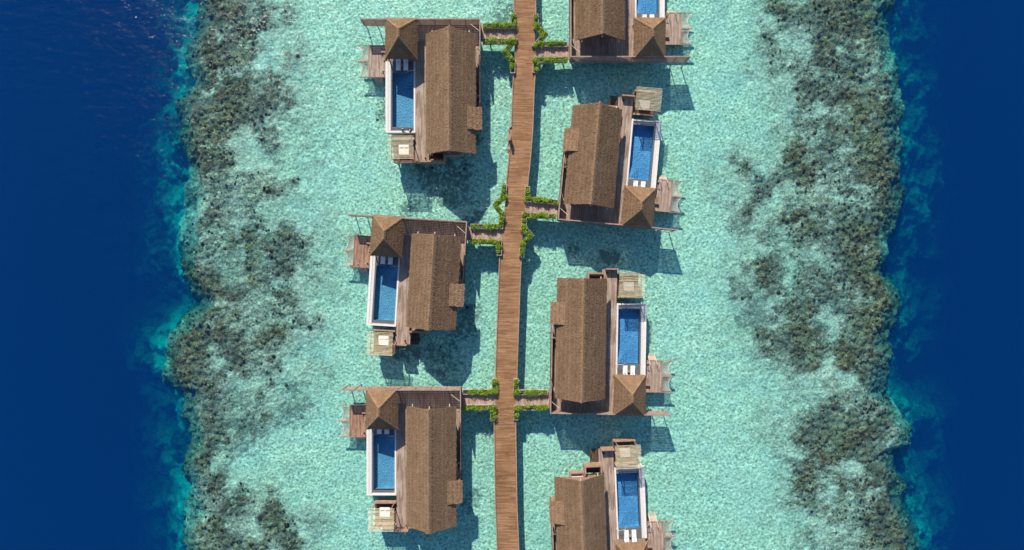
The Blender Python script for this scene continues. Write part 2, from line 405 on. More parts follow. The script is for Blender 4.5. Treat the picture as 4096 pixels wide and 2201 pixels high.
SPARSE = [
 [(3750,-400),(3100,-400),(3110,0),(3070,200),(3120,330),(3080,450),(3040,600),(2960,700),(2970,900),(3020,1040),(3080,1180),(3020,1330),(3060,1430),(3150,1500),(3130,1650),(3080,1750),(3110,1900),(3130,2050),(3180,2201),(3180,2700),(3750,2700)],
 [(600,-400),(1150,-400),(1100,0),(1110,200),(1180,330),(1190,480),(1170,600),(1190,760),(1200,950),(1220,1100),(1200,1250),(1240,1330),(1200,1500),(1160,1650),(1060,1750),(1000,1850),(1050,1950),(1200,2050),(1230,2201),(1200,2700),(600,2700)]]
HOLES = [(878,1400,62),(1030,2094,62),(965,275,40),(990,590,55),(905,110,38),(830,345,40),(1010,525,40),(945,720,28),(900,1190,40),(860,560,30),(1010,660,50),
         (3290,430,70),(3345,1315,62),(3290,1530,60),(3480,760,40),(3250,1010,40),(3390,620,40),(3300,780,30),(3240,890,35),(3440,1880,50),(3330,1980,50),(3500,1000,28),(3400,2120,40),(3420,200,50),(3500,350,30)]
RUB = [(1810,760,130),(1700,700,80),(1640,830,60),(1880,880,70),(1760,1430,110),(1640,1400,70),(1860,1300,70),(1905,560,75),(1890,470,40),(1890,1250,60),(2440,1020,60),(2300,1000,40),(1560,450,50),(1960,420,45),(1900,1990,70),(1160,1640,120),(2010,60,60),(1000,1720,90),(3000,1250,80),(1180,1000,60),(2400,1860,40),(2960,900,60)]

def seg_dist(px, py, a, b):
    dx, dy = b[0]-a[0], b[1]-a[1]
    t = np.clip(((px-a[0])*dx+(py-a[1])*dy)/(dx*dx+dy*dy+1e-9), 0, 1)
    return (px-a[0]-t*dx)**2+(py-a[1]-t*dy)**2
def poly_sd(px, py, P):
    d = np.full(px.shape, 1e9); ins = np.zeros(px.shape, bool)
    for i in range(len(P)):
        a, b = P[i], P[(i+1) % len(P)]
        d = np.minimum(d, seg_dist(px, py, a, b))
        if a[1] != b[1]:
            c = ((a[1] > py) != (b[1] > py)) & (px < (b[0]-a[0])*(py-a[1])/(b[1]-a[1])+a[0])
            ins ^= c
    d = np.sqrt(d); return np.where(ins, d, -d)
def sstep(x, a, b):
    t = np.clip((x-a)/(b-a), 0, 1); return t*t*(3-2*t)
def cells(x, y, sc, seed=0):
    """distance to nearest jittered point, in cell units"""
    x = x*sc+seed*13.7; y = y*sc+seed*7.3
    xi = np.floor(x).astype(int); yi = np.floor(y).astype(int); best = np.full(x.shape, 9.0)
    for dx in (-1, 0, 1):
        for dy in (-1, 0, 1):
            jx = LAT[(yi+dy) % 512, (xi+dx+101) % 512]; jy = LAT[(yi+dy+211) % 512, (xi+dx) % 512]
            best = np.minimum(best, (xi+dx+jx-x)**2+(yi+dy+jy-y)**2)
    return np.sqrt(best)

def fields(X, Y):
    """reef density, rubble density and bed height"""
    def edge(P):
        o = np.argsort(P[:, 1]); return np.interp(Y, P[o, 1], P[o, 0])
    wob = (fbm(X, Y, 0.28, 4, 3, 0.6)-0.5)
    xl = edge(OUT_L)+wob*3.2; xr = edge(OUT_R)+wob*3.2
    dl = xl-X; dr = X-xr; d = np.maximum(dl, dr)                # >0 in the open sea
    sdm = np.full(X.shape, -99.0)
    for P in POLY: sdm = np.maximum(sdm, poly_sd(X, Y, bw(P))+(1.2 if len(P) > 12 else 2.2))
    n1 = fbm(X, Y, 0.22, 5, 11, 0.6)-0.5
    core = sstep(sdm+n1*12.0, -4.5, 4.5)
    fringe = 0.36*sstep(sdm+n1*14.0, -9.0, 0.0)
    patch = fbm(X, Y, 0.13, 4, 23, 0.55)
    p2 = fbm(X, Y, 0.3, 3, 27, 0.6)
    rim = sstep(d, -9.0, -3.5)
    spd = np.full(X.shape, -99.0)
    for P in SPARSE: spd = np.maximum(spd, poly_sd(X, Y, bw(P)))
    sparse = (0.32+0.38*sstep(p2*0.6+patch*0.4, 0.40, 0.60)+0.26*sstep(d, -17.0, -6.0))*sstep(spd+n1*16.0, -3.0, 4.5)
    fringe = np.maximum(fringe, sparse)
    reef = np.maximum(core*np.clip(0.58+0.38*sstep(patch*0.5+p2*0.5, 0.36, 0.56)+0.14*rim, 0, 1), fringe)
    for hx, hy, hr in HOLES:
        (cx, cy_), = bw([(hx, hy)]); r = hr*KB
        asp = 0.7+0.75*((hx*7+hy*3) % 10)/10
        q = np.hypot((X-cx)*asp+n1*9.0, (Y-cy_)/asp+(p2-0.5)*7.0)+n1*3.0
        reef = reef*(1-0.62*(1-sstep(q, r*0.1, r*1.7)))
    reef = np.clip(reef, 0, 1)
    shelf = np.clip(-d, 0, None)
    reef = np.where(d > -4+(p2-0.5)*5, np.clip(np.maximum(reef, 0.78)+(patch-0.5)*0.9, 0, 1), reef)
    rub = np.zeros(X.shape)
    for hx, hy, hr in RUB:
        (cx, cy_), = bw([(hx, hy)]); r = hr*KB
        q = np.hypot(X-cx, Y-cy_)+n1*r*1.6
        rub = np.maximum(rub, 1-sstep(q, r*0.35, r*1.15))
    rub = np.clip(rub*0.8+np.clip(fbm(X, Y, 0.09, 3, 31)-0.52, 0, 1)*1.0, 0, 1)
    rub = np.where(d > 0, 0, rub)
    z = -1.0+0.16*(fbm(X, Y, 0.35, 3, 5)-0.5)
    cc = cells(X, Y, 1.05, 1); c2 = cells(X, Y, 2.1, 2)
    heads = np.clip(0.62-cc, 0, 1)*0.8+np.clip(0.55-c2, 0, 1)*0.35
    z = z+reef*(heads*0.95-0.12)
    z = z+0.22*core-1.3*sstep(-d, 3.5, 0.0)
    dd = np.clip(d, 0, None)
    slope = 2.6*sstep(dd, 0.0, 3.2)+np.where(X > 0, 0.88, 1.0)*dd+np.clip(dd-18, 0, None)*0.35
    rough = (fbm(X, Y, 0.16, 4, 41, 0.6)-0.5)*np.clip(dd, 0, 6)*1.1+(fbm(X, Y, 0.5, 3, 44)-0.5)*np.clip(dd, 0, 2)*0.9
    z = np.where(d > 0, z-slope+rough, z)
    z = np.maximum(z, -60)
    # broken coral and sand chutes on the outer slope
    sl = fbm(X, Y, 0.115, 4, 51, 0.6)
    sl2 = np.clip(1.0-sstep(sl+np.where(X > 0, -0.07, 0.02), 0.30, 0.60), 0.05, 1)
    sl2 = sl2+(0.55-sl2)*np.where(X > 0, sstep(d, 1, 6)*.85, sstep(d, 5, 13)*.9)
    wz = sstep(d+n1*5.0, 0.0, 3.2); reef = reef*(1-wz)+sl2*wz
    return reef, rub, z, d

def axis(lo, hi, step, far):
    a = np.arange(lo, hi+step, step); e = []; s = step; x = hi
    while x < far: s *= 1.35; x += s; e.append(x)
    e = np.array(e)
    return np.concatenate([(-e[::-1]) if lo == -hi else (lo-(e[::-1]-hi)), a, e])
gx = axis(-92, 92, 0.26, 2500); gy = axis(-56, 56, 0.26, 2500)
GX, GY = np.meshgrid(gx, gy)
BR, BU, BZ, BD = fields(GX, GY)

def grid_mesh(name, GX, GY, GZ, mat, attrs):
    ny, nx = GX.shape
    co_ = np.stack([GX, GY, GZ], -1).reshape(-1, 3).astype(np.float32)
    idx = np.arange(ny*nx).reshape(ny, nx)
    q = np.stack([idx[:-1, :-1], idx[:-1, 1:], idx[1:, 1:], idx[1:, :-1]], -1).reshape(-1, 4)
    me = bpy.data.meshes.new(name)
    me.vertices.add(len(co_)); me.vertices.foreach_set("co", co_.ravel())
    me.loops.add(q.size); me.loops.foreach_set("vertex_index", q.ravel().astype(np.int32))
    me.polygons.add(len(q)); me.polygons.foreach_set("loop_start", np.arange(0, q.size, 4, dtype=np.int32))
    try: me.polygons.foreach_set("loop_total", np.full(len(q), 4, dtype=np.int32))
    except Exception: pass
    me.polygons.foreach_set("use_smooth", np.ones(len(q), dtype=bool))
    me.update(calc_edges=True); me.validate()
    for k, a in attrs.items():
        at = me.attributes.new(k, 'FLOAT', 'POINT'); at.data.foreach_set("value", a.astype(np.float32).ravel())
    me.materials.append(mat)
    o = bpy.data.objects.new(name, me); COL.objects.link(o); return o
bed = grid_mesh("seabed", GX, GY, BZ, M['bed'], {'reef': BR, 'rubble': BU})
bed['kind'] = 'structure'

# coral heads: thousands of lumpy domes read as one mass
def coral_mass():
    rng = np.random.RandomState(5)
    n = 80000
    X = rng.uniform(-75, 75, n); Y = rng.uniform(-52, 52, n)
    reef, rub, z, d = fields(X, Y)
    prob = np.clip((reef-0.50)*1.5, 0, 0.65); prob = np.where(d > 9, 0, prob)
    keep = rng.rand(n) < prob*0.72
    keep |= (rng.rand(n) < 0.02*(rub > 0.5)) & (np.abs(X) < 45)
    X, Y, z, d, reef = X[keep], Y[keep], z[keep], d[keep], reef[keep]
    n = len(X)
    lowt = fbm(X, Y, 0.16, 3, 61)
    # template dome: rings
    nr, ns = 3, 7
    tv = [(0, 0, 1.0)]
    for i in range(1, nr+1):
        a = i/nr*1.65
        for j in range(ns):
            t = 2*math.pi*(j+0.5*(i % 2))/ns; tv.append((math.sin(a)*math.cos(t), math.sin(a)*math.sin(t), math.cos(a)))
    tv = np.array(tv); tf = []
    for j in range(ns): tf.append((0, 1+j, 1+(j+1) % ns, 1+(j+1) % ns))
    tri = [(0, 1+j, 1+(j+1) % ns) for j in range(ns)]
    for i in range(nr-1):
        for j in range(ns):
            a = 1+i*ns+j; b = 1+i*ns+(j+1) % ns; c = a+ns; d_ = b+ns
            tri += [(a, c, d_), (a, d_, b)]
    tri = np.array(tri); nvt = len(tv)
    rad = 0.10+0.20*rng.rand(n)**2.2; rad = np.where(rng.rand(n) < 0.02, rad*1.5, rad)
    hgt = rad*rng.uniform(0.3, 0.65, n)
    ang = rng.uniform(0, 6.283, n); ca, sa = np.cos(ang), np.sin(ang)
    lump = rng.uniform(0.70, 1.25, (n, nvt))
    V = tv[None]*lump[..., None]
    vx = V[..., 0]*rad[:, None]*rng.uniform(0.75, 1.25, (n, 1)); vy = V[..., 1]*rad[:, None]
    P = np.stack([X[:, None]+vx*ca[:, None]-vy*sa[:, None], Y[:, None]+vx*sa[:, None]+vy*ca[:, None],
                  z[:, None]+V[..., 2]*hgt[:, None]], -1)
    P[..., 2] = np.minimum(P[..., 2], -0.12)
    T = (tri[None]+(np.arange(n)*nvt)[:, None, None]).reshape(-1, 3)
    tone = np.clip(rng.rand(n)*0.75+(lowt-0.5)*1.2+0.10, 0, 1)
    pale = rng.rand(n) < 0.07; tone = np.where(pale, 0.95, tone)
    me = bpy.data.meshes.new("coral_reef")
    P = P.reshape(-1, 3)
    me.vertices.add(len(P)); me.vertices.foreach_set("co", P.astype(np.float32).ravel())
    me.loops.add(T.size); me.loops.foreach_set("vertex_index", T.ravel().astype(np.int32))
    me.polygons.add(len(T)); me.polygons.foreach_set("loop_start", np.arange(0, T.size, 3, dtype=np.int32))
    try: me.polygons.foreach_set("loop_total", np.full(len(T), 3, dtype=np.int32))
    except Exception: pass
    me.update(calc_edges=True); me.validate()
    at = me.attributes.new("tone", 'FLOAT', 'POINT'); at.data.foreach_set("value", np.repeat(tone, nvt).astype(np.float32))
    me.materials.append(M['coral'])
    o = bpy.data.objects.new("coral_reef", me); COL.objects.link(o)
    o['label'] = 'brown and olive coral heads covering the shallow reef on both sides of the lagoon'
    o['category'] = 'coral reef'; o['kind'] = 'stuff'
coral_mass()

# water: a closed body of absorbing, scattering water with a rippled top
mb = MB(); mb.box(-2400, 2400, -2400, 2400, -75, 0.0)
wo = bpy.data.objects.new("water", mb.mesh("water", M['sea'])); COL.objects.link(wo); wo['kind'] = 'structure'

# ------------------------------------------------------------------ thatch
def thatch_slope(mb, rng, A, B, C, D, rows, cols, thick=0.28, tufts=900, tl=(0.25, 0.55), base_tone=0.35):
    """A,B eave ends; D,C ridge ends (A below D). shaggy slope as a bumpy sheet plus loose bundles"""
    A, B, C, D = map(Vector, (A, B, C, D))
    nrm = (B-A).cross(D-A).normalized()
    if nrm.z < 0: nrm = -nrm
    i0 = len(mb.v)
    for r in range(rows+1):
        v = r/rows
        for c in range(cols+1):
            u = c/cols
            p = (A*(1-u)+B*u)*(1-v)+(D*(1-u)+C*u)*v
            jit = rng.uniform(-0.02, 0.03)
            p = p+nrm*(jit+0.03*math.sin(v*40))
            if r == 0: p = p+(A-D).normalized()*rng.uniform(-0.02, 0.03)
            mb.v.append(tuple(p)); mb.tone.append(base_tone+rng.uniform(-0.25, 0.25))
    for r in range(rows):
        for c in range(cols):
            a = i0+r*(cols+1)+c; mb.f.append((a, a+1, a+cols+2, a+cols+1))
    # fascia below the eave
    dn = Vector((0, 0, -thick))
    i1 = len(mb.v)
    for c in range(cols+1):
        mb.v.append(tuple(Vector(mb.v[i0+c])+dn*rng.uniform(0.8, 1.2)+(D-A).normalized()*0.12)); mb.tone.append(0.15)
    for c in range(cols): mb.f.append((i0+c+1, i0+c, i1+c, i1+c+1))
    down0 = (A-D).normalized(); side = (B-A).normalized()
    for _ in range(tufts):
        u, v = rng.random(), rng.random()
        p = (A*(1-u)+B*u)*(1-v)+(D*(1-u)+C*u)*v
        L = rng.uniform(*tl)*0.75; w = rng.uniform(0.02, 0.055)
        d = ((A*(1-u)+B*u)-(D*(1-u)+C*u))
        if d.length < 0.05: continue
        d = (d.normalized()+side*rng.uniform(-0.25, 0.25)).normalized()
        lift = rng.uniform(0.015, 0.06)
        a = p+nrm*0.03; q = p+d*L+nrm*lift
        if (q-p).dot(down0) > 0 and v*(A-D).length < L*0.7: q = p+d*L*0.5+nrm*0.04
        s = side*w
        mb.quad(a-s*0.6, a+s*0.6, q+s, q-s, tone=min(1, max(0, base_tone+rng.uniform(-0.30, 0.38))))

def roof_main(y1):
    """gable roof, x 4..11.66, y 0.55..y1, eave 2.8, ridge 5.9 above deck"""
    def f(mb):
        rng = random.Random(int(-y1*10))
        x0, xm, x1, y0 = 3.98, 7.82, 11.66, 0.55
        n = int((y0-y1)/0.3)
        t = int((y0-y1)*330)
        thatch_slope(mb, rng, (x0, y1, 2.8), (x0, y0, 2.8), (xm, y0, 5.9), (xm, y1, 5.9), 16, n, tufts=t)
        thatch_slope(mb, rng, (x1, y0, 2.8), (x1, y1, 2.8), (xm, y1, 5.9), (xm, y0, 5.9), 16, n, tufts=t)
        # thickness at the gable ends and a dark soffit
        for y, sgn in ((y0, 1), (y1, -1)):
            for xa in (x0, x1):
                a, b = (xa, y, 2.8), (xm, y, 5.9)
                a2, b2 = (xa, y-sgn*0.06, 2.5), (xm, y-sgn*0.06, 5.58)
                mb.quad(a, b, b2, a2, 0.1)
        mb.quad((x0+.1, y0-.05, 2.5), (xm, y0-.05, 5.58), (xm, y1+.05, 5.58), (x0+.1, y1+.05, 2.5), 0.1)
        mb.quad((x1-.1, y0-.05, 2.5), (xm, y0-.05, 5.58), (xm, y1+.05, 5.58), (x1-.1, y1+.05, 2.5), 0.1)
    return f
def ridge_main(y1):
    def f(mb):
        rng = random.Random(3)
        xm, y0 = 7.82, 0.60
        for sgn in (-1, 1):
            thatch_slope(mb, rng, (xm+sgn*0.42, y1-.03, 5.66), (xm+sgn*0.42, y0, 5.66), (xm, y0, 6.05), (xm, y1-.03, 6.05), 3, int((y0-y1)/0.25), thick=0.12, tufts=int((y0-y1)*30), tl=(0.2, 0.45), base_tone=0.6)
        y = y0
        while y > y1:
            y -= rng.uniform(0.025, 0.06); s = -1 if rng.random() < 0.6 else 1
            a = Vector((xm-0.05*s, y, 6.08)); q = Vector((xm+s*rng.uniform(0.3, 0.62), y-rng.uniform(-0.1, 0.18), rng.uniform(5.62, 5.85)))
            w = Vector((0, rng.uniform(0.012, 0.035), 0))
            mb.quad(a-w, a+w, q+w, q-w, tone=rng.uniform(0.35, 0.85))
    return f
def roof_pav(mb):
    rng = random.Random(9)
    hx, hy, e, a, r = 2.5, 3.22, 2.2, 4.9, 0.62
    S, Nn = (0, -r, a), (0, r, a)
    P = {'sw': (-hx, -hy, e), 'se': (hx, -hy, e), 'ne': (hx, hy, e), 'nw': (-hx, hy, e)}
    # triangles at the short ends, trapezoids on the long sides
    thatch_slope(mb, rng, P['sw'], P['se'], S, S, 12, 18, tufts=520)
    thatch_slope(mb, rng, P['ne'], P['nw'], Nn, Nn, 12, 18, tufts=520)
    thatch_slope(mb, rng, P['se'], P['ne'], Nn, S, 12, 22, tufts=760)
    thatch_slope(mb, rng, P['nw'], P['sw'], S, Nn, 12, 22, tufts=760)
    mb.quad((-hx+.2, -hy+.2, e-.28), (hx-.2, -hy+.2, e-.28), (hx-.2, hy-.2, e-.28), (-hx+.2, hy-.2, e-.28), 0.05)
def hips_pav(mb):
    rng = random.Random(19)
    hx, hy, e, a, r = 2.5, 3.22, 2.2, 4.9, 0.62
    for cx_, cy_, ty in ((-hx, -hy, -r), (hx, -hy, -r), (hx, hy, r), (-hx, hy, r)):
        p, q = Vector((cx_, cy_, e+.03)), Vector((0, ty, a+.06))
        d = (q-p).normalized(); s = d.cross(Vector((0, 0, 1))).normalized()
        for k in range(46):
            t = k/45; c = p.lerp(q, t)+Vector((0, 0, 0.06)); w = 0.11+0.05*t
            for sg in (-1, 1):
                e2 = c+s*sg*w*rng.uniform(0.8, 1.5)-d*0.18+Vector((0, 0, -0.10))
                mb.quad(c+d*.06, c-d*.06, e2-d*.06, e2+d*.06, tone=rng.uniform(0.35, 0.85))
    for k in range(26):
        y = -r+2*r*k/25
        for sg in (-1, 1):
            mb.quad((0, y-.04, a+.13), (0, y+.05, a+.13), (sg*rng.uniform(.2, .34), y+.05, a-.12), (sg*rng.uniform(.2, .34), y-.04, a-.12), tone=rng.uniform(.5, .95))

# ------------------------------------------------------------------ a villa
def villa(idx, cx_, cy_, ang, e, dS, place, left):
    """cx_,cy_ = centre of the pavilion; e = far gable end; dS = far end of the deck"""
    rz = R(ang) + (0 if left else math.pi)
    loc = (cx_, cy_, DECK); key = round(e*100)
    T = Matrix.Translation(loc) @ Matrix.Rotation(rz, 4, 'Z')
    def th(name, label, cat, group=None, at=(0, 0, 0), rot=0.0):
        p = T @ Vector(at); return thing(name, label, cat, group, tuple(p), rz+rot)
    side = 'left' if left else 'right'
    # --- house on its deck
    h = th('water_villa', f'brown gable-roofed thatched villa on wooden deck, the {place}', 'villa', 'thatched water villas along the boardwalk')
    def deck(mb):
        mb.box(1.92, 4.3, dS, 3.09, -0.30, 0.0); mb.box(4.3, 11.15, e+1.2, 3.09, -0.297, -0.003); mb.box(4.3, 9.2, e+.92, e+1.2, -0.299, -0.005); mb.box(4.3, 6.7, e+.70, e+.92, -0.299, -0.005); mb.box(11.15, 12.30, e+4.0, 3.09, -0.298, -0.004)
        mb.box(-2.6, 1.92, -2.9, 3.09, -0.303, -0.006)
    part('deck', 'deck', deck, h, (key, dS))
    for y in np.arange(2.4, dS+0.5, -2.4):
        xe = 12.2 if y > e+4.2 else (11.0 if y > e+1.4 else 4.2)
        part('joist', 'darkwood', lambda mb: mb.box(2.0, xe, -.1, .1, -0.62, -0.31), h, 'joist%.1f' % xe, (0, float(y), 0))
    part('fascia', 'darkwood', lambda mb: mb.box(12.303, 12.39, e+4.0, 2.85, -0.5, 0.05), h, key)
    def walls(mb):
        x0, x1, y0, y1, w = 5.0, 10.9, -0.9, e+0.9, 0.15
        mb.box(x0, x0+w, y1, y0, 0, 2.7); mb.box(x1-w, x1, y1, y0, 0, 2.7)
        mb.box(x0+w, x1-w, y0-w, y0, 0, 2.7); mb.box(x0+w, x1-w, y1, y1+w, 0, 2.7)
    part('wall', 'wall', walls, h, key)
    for i in range(4):
        yy = -2.2-i*(-e-4)/4
        part('window', 'glass', lambda mb, yy=yy: mb.box(4.96, 4.995, yy-(-e-4)/4+.25, yy, 0.12, 2.3), h, (key, i))
    rf = part('roof', 'thatch', roof_main(e), h, key)
    part('ridge_cap', 'thatch_light', ridge_main(e), rf, key)
    # rafters poking out at both gables
    for j, (xx, zz) in enumerate(((4.95, 3.35), (7.82, 5.45), (10.7, 3.35))):
        part('rafter', 'pale', lambda mb, xx=xx, zz=zz: mb.box(xx-.06, xx+.06, e-.34, 0.92, zz-.2, zz-.06), h, (key, j))
    # small lean-to roof over the side
    def canopy(mb):
        rng = random.Random(4)
        y1 = e+3.72; y0 = y1+3.48
        thatch_slope(mb, rng, (12.66, y0, 3.05), (12.66, y1, 3.05), (10.4, y1, 3.92), (10.4, y0, 3.92), 10, 14, 0.2, 420)
        mb.quad((12.6, y0, 2.85), (12.6, y1, 2.85), (10.4, y1, 3.6), (10.4, y0, 3.6), .1)
        for y in (y0, y1): mb.quad((12.66, y, 3.05), (10.4, y, 3.92), (10.4, y, 3.6), (12.6, y, 2.85), .2)
    part('side_roof', 'thatch_pale', canopy, h, key)
    def closet(mb):
        y1 = e+4.1; y0 = y1+2.9
        for a in ((11.0, 12.2, y1, y1+.1), (11.0, 12.2, y0-.1, y0), (12.1, 12.2, y1+.1, y0-.1)): mb.box(*a, 0, 2.8)
    part('side_room', 'wall', closet, h, key)
    # low side wall and light well east of the house
    def sidewall(mb):
        mb.box(12.2, 12.3, e+7.9, -2.2, 0.0, 1.15); mb.box(12.14, 12.34, e+7.9, -2.2, 1.15, 1.2)
        y1, y0 = e+7.3, e+9.4
        mb.box(11.75, 11.83, y1, y0, 0, 1.6); mb.box(11.75, 12.14, y0, y0+.12, 0, 1.6)
    part('side_wall', 'fence', sidewall, h, key)
    # parapet at the end of the deck
    part('parapet', 'edge', lambda mb: (mb.box(1.86, 3.9, dS-.10, dS-.003, -1.2, 0.95), mb.box(1.84, 3.92, dS-.17, dS+.03, .95, 1.02)), h, (key, dS))
    # sunken shower court with a ledge round it
    def court(mb):
        y1 = e-0.95; y0 = e+0.69; x0, x1 = 3.98, 6.75
        mb.box(x0, x1, y1, y0, -1.0, -0.72)
        mb.box(x0+.003, x0+.16, y1+.16, y0, -0.72, 1.1); mb.box(x1-.16, x1-.003, y1+.16, y0, -0.72, 1.1); mb.box(x0+.003, x1-.003, y1+.003, y1+.16, -0.72, 1.1)
        mb.box(x0-.03, x0+.24, y1+.24, y0-.4, 1.1, 1.16); mb.box(x1-.24, x1+.03, y1+.24, y0-.4, 1.1, 1.16); mb.box(x0-.03, x1+.03, y1-.03, y1+.24, 1.1, 1.16)
        mb.box(x0+.17, x1-.17, y1+.24, y1+.55, -0.72, 0.45)
    part('shower_court', 'edge', court, h, key)
    part('court_floor', 'darkwood', lambda mb: mb.box(4.15, 6.58, e-.4, e+.68, -.715, -.69), h, key)
    # bay with a bathtub
    def bay(mb):
        y1 = e+0.12; y0 = e+0.9; x0, x1 = 6.78, 9.1
        mb.box(x0, x1, y1, y0, -0.6, -0.35)
        mb.box(x0, x0+.16, y1+.16, y0-.02, -0.35, 0.85); mb.box(x1-.16, x1, y1+.16, y0-.02, -0.35, 0.85); mb.box(x0, x1, y1, y1+.16, -0.35, 0.85)
    part('bay', 'edge', bay, h, key)
    part('bathtub', 'white', lambda mb: (mb.box(7.0, 8.9, e+.3, e+.45, -.34, .5), mb.box(7.0, 8.9, e+.8, e+.9, -.34, .5), mb.box(7.0, 7.15, e+.45, e+.8, -.34, .5), mb.box(8.75, 8.9, e+.45, e+.8, -.34, .5), mb.box(7.15, 8.75, e+.45, e+.8, -.34, -.1)), h, key)
    if dS < e-2:
        def landing(mb):
            for k in range(12): mb.box(4.34+k*.1, 4.42+k*.1, e-3.0, e-1.05, -1.1, -1.02)
            mb.box(4.3, 5.6, e-3.06, e-3.0, -1.2, -.95); mb.box(5.56, 5.62, e-3.0, e-1.0, -1.2, -.3)
        part('landing', 'darkwood', landing, h, key)
    # piles under the deck
    for i, (x, y) in enumerate([(x, y) for x in (2.4, 5.4, 8.6, 11.8) for y in (2.2, -2.6, -7.4, -12.2)] + [(2.4, -16.8), (3.9, dS+.4)]):
        if y < dS or (x > 11 and y < e+4.5): continue
        part('pile', 'pile', lambda mb: mb.tube([(0, 0, -3.6), (0, 0, -0.31)], 0.16, 8), h, 'pile', (x, y, 0))

    # --- pavilion
    p = th('thatched_pavilion', f'square hipped thatched pavilion beside the pool of the {place}', 'pavilion', 'hipped thatched pavilions')
    r_ = part('roof', 'thatch', roof_pav, p, 'pr'); part('ridge_cap', 'thatch_light', hips_pav, r_, 'ph')
    for x in (-2.2, 2.2):
        for y in (-2.7, 2.6):
            part('post', 'wall', lambda mb: mb.box(-.08, .08, -.08, .08, -0.3, 2.0), p, 'pp', (x, y, 0))
    for i, (x, y) in enumerate(((-2.2, -2.0), (-2.2, 2.2), (0, 2.2))):
        part('pile', 'pile', lambda mb: mb.tube([(0, 0, -3.6), (0, 0, -0.31)], 0.16, 8), p, 'pile', (x, y, 0))

    # --- pool
    q = th('swimming_pool', f'rectangular blue plunge pool with white rim beside the {place}', 'swimming pool', 'plunge pools beside the villas')
    def basin(mb):
        x0, x1, y0, y1, b = -1.80, 1.64, -4.7, -13.4, -1.25
        mb.quad((x0, y1, b), (x1, y1, b), (x1, y0, b), (x0, y0, b))
        mb.quad((x0, y1, b), (x0, y0, b), (x0, y0, -.0), (x0, y1, -.0)); mb.quad((x1, y1, b), (x1, y0, b), (x1, y0, 0), (x1, y1, 0))
        mb.quad((x0, y0, b), (x1, y0, b), (x1, y0, 0), (x0, y0, 0)); mb.quad((x0, y1, b), (x1, y1, b), (x1, y1, 0), (x0, y1, 0))
    part('basin', 'pool_l' if left else 'pool_r', basin, q, 'basin%d' % left)
    def steps(mb):
        for k in range(5):
            s = 0.42+0.30*(4-k)
            if k < 5: mb.box(1.635-s, 1.635, -4.705-s*1.35, -4.705, -1.24, -1.05+k*0.20)
    part('step', 'pool_l' if left else 'pool_r', steps, q, 'steps%d' % left)
    part('pool_water', 'pool_water', lambda mb: mb.quad((-1.80, -13.4, -.07), (1.64, -13.4, -.07), (1.64, -4.7, -.07), (-1.80, -4.7, -.07)), q, 'pw')
    def coping(mb):
        mb.box(-2.05, -1.80, -13.65, -2.9, -.5, .012); mb.box(-1.80, 1.64, -13.65, -13.4, -.5, .012)
        mb.box(-1.80, 1.64, -4.7, -2.9, -.5, .009)
    part('tile_coping', 'tile', coping, q, 'coping')
    def rim(mb):
        mb.box(-2.87, -2.50, -14.3, -2.9, -.9, .04); mb.box(1.64, 1.905, -14.05, -2.9, -.9, .04)
        mb.box(-2.50, 1.905, -14.3, -14.05, -.9, .04); mb.box(-2.05, 1.64, -14.05, -13.65, -1.0, -.28)
        mb.box(-2.5, -2.05, -14.05, -2.9, -1.0, -.10); mb.box(-2.8, 1.85, -14.2, -2.9, -1.9, -1.3)
    part('rim', 'white', rim, q, 'rim')
    part('pebble_strip', 'pebble', lambda mb: mb.box(-2.495, -2.055, -14.0, -2.95, -.098, -.03), q, 'peb')
    part('pebble_strip', 'pebble', lambda mb: mb.box(-2.05, 1.0, -13.98, -13.66, -.275, -.22), q, 'peb2')
    for x in (-2.3, 1.3):
        for y in (-4.5, -9.0, -13.2):
            part('pile', 'pile', lambda mb: mb.tube([(0, 0, -3.6), (0, 0, -1.9)], 0.2, 8), q, 'pile2', (x, y, 0))
    # handrail into the pool
    hr = th('pool_handrail', f'thin steel handrail at the terrace edge of the {place} pool', 'handrail', 'pool handrails', (1.3, -4.62, 0))
    for dy in (0,):
        part('rail', 'metal', lambda mb: mb.tube([(.62, 0, .01), (.62, 0, .75), (.5, 0, .88), (.2, 0, .9), (-.5, -.05, .70), (-.85, -.08, .2), (-.9, -.08, -.8)], .024, 8), hr, 'rail')
    part('base_plate', 'metal', lambda mb: mb.disc((.62, 0), .07, .012, .03, 12), hr, 'railbase')
    # loungers, table
    for x, w in ((-.76, 'outer' ), (.44, 'inner')):
        lw = ('left' if (w == 'outer') == left else 'right')
        L = th('sun_lounger', f'white sun lounger, {lw} one of the pair at the {place} pool', 'sun lounger', 'white sun loungers by the pools', (x, -4.42, 0.012), 0)
        def fr(mb):
            mb.box(-.33, .33, 0, 2.0, .24, .29)
            for a in (-.28, .28):
                for b in (.1, 1.3): mb.box(a-.03, a+.03, b, b+.06, 0, .24)
        part('frame', 'white', fr, L, 'lf')
        def cu(mb):
            mb.box(-.37, .37, 0, 1.32, .292, .37)
            i = len(mb.v); mb.v += [(-.37, 1.32, .292), (.37, 1.32, .292), (.37, 1.98, .55), (-.37, 1.98, .55), (-.37, 1.30, .372), (.37, 1.30, .372), (.37, 1.95, .63), (-.37, 1.95, .63)]
            mb.f += [tuple(i+j for j in k) for k in ((3, 2, 1, 0), (4, 5, 6, 7), (0, 1, 5, 4), (1, 2, 6, 5), (2, 3, 7, 6), (3, 0, 4, 7))]; mb.tone += [.5]*8
        part('cushion', 'fabric', cu, L, 'lc')
        tw = th('rolled_towel', f'rolled blue towel on the {lw} sun lounger at the {place} pool', 'towel', 'rolled towels on the loungers', (x+.02, -4.42+1.22, 0.012+.41))
        part('towel_roll', 'towel', lambda mb: mb.tube([(-.11, .13, 0), (.11, -.13, 0)], .055, 8), tw, 'tw')
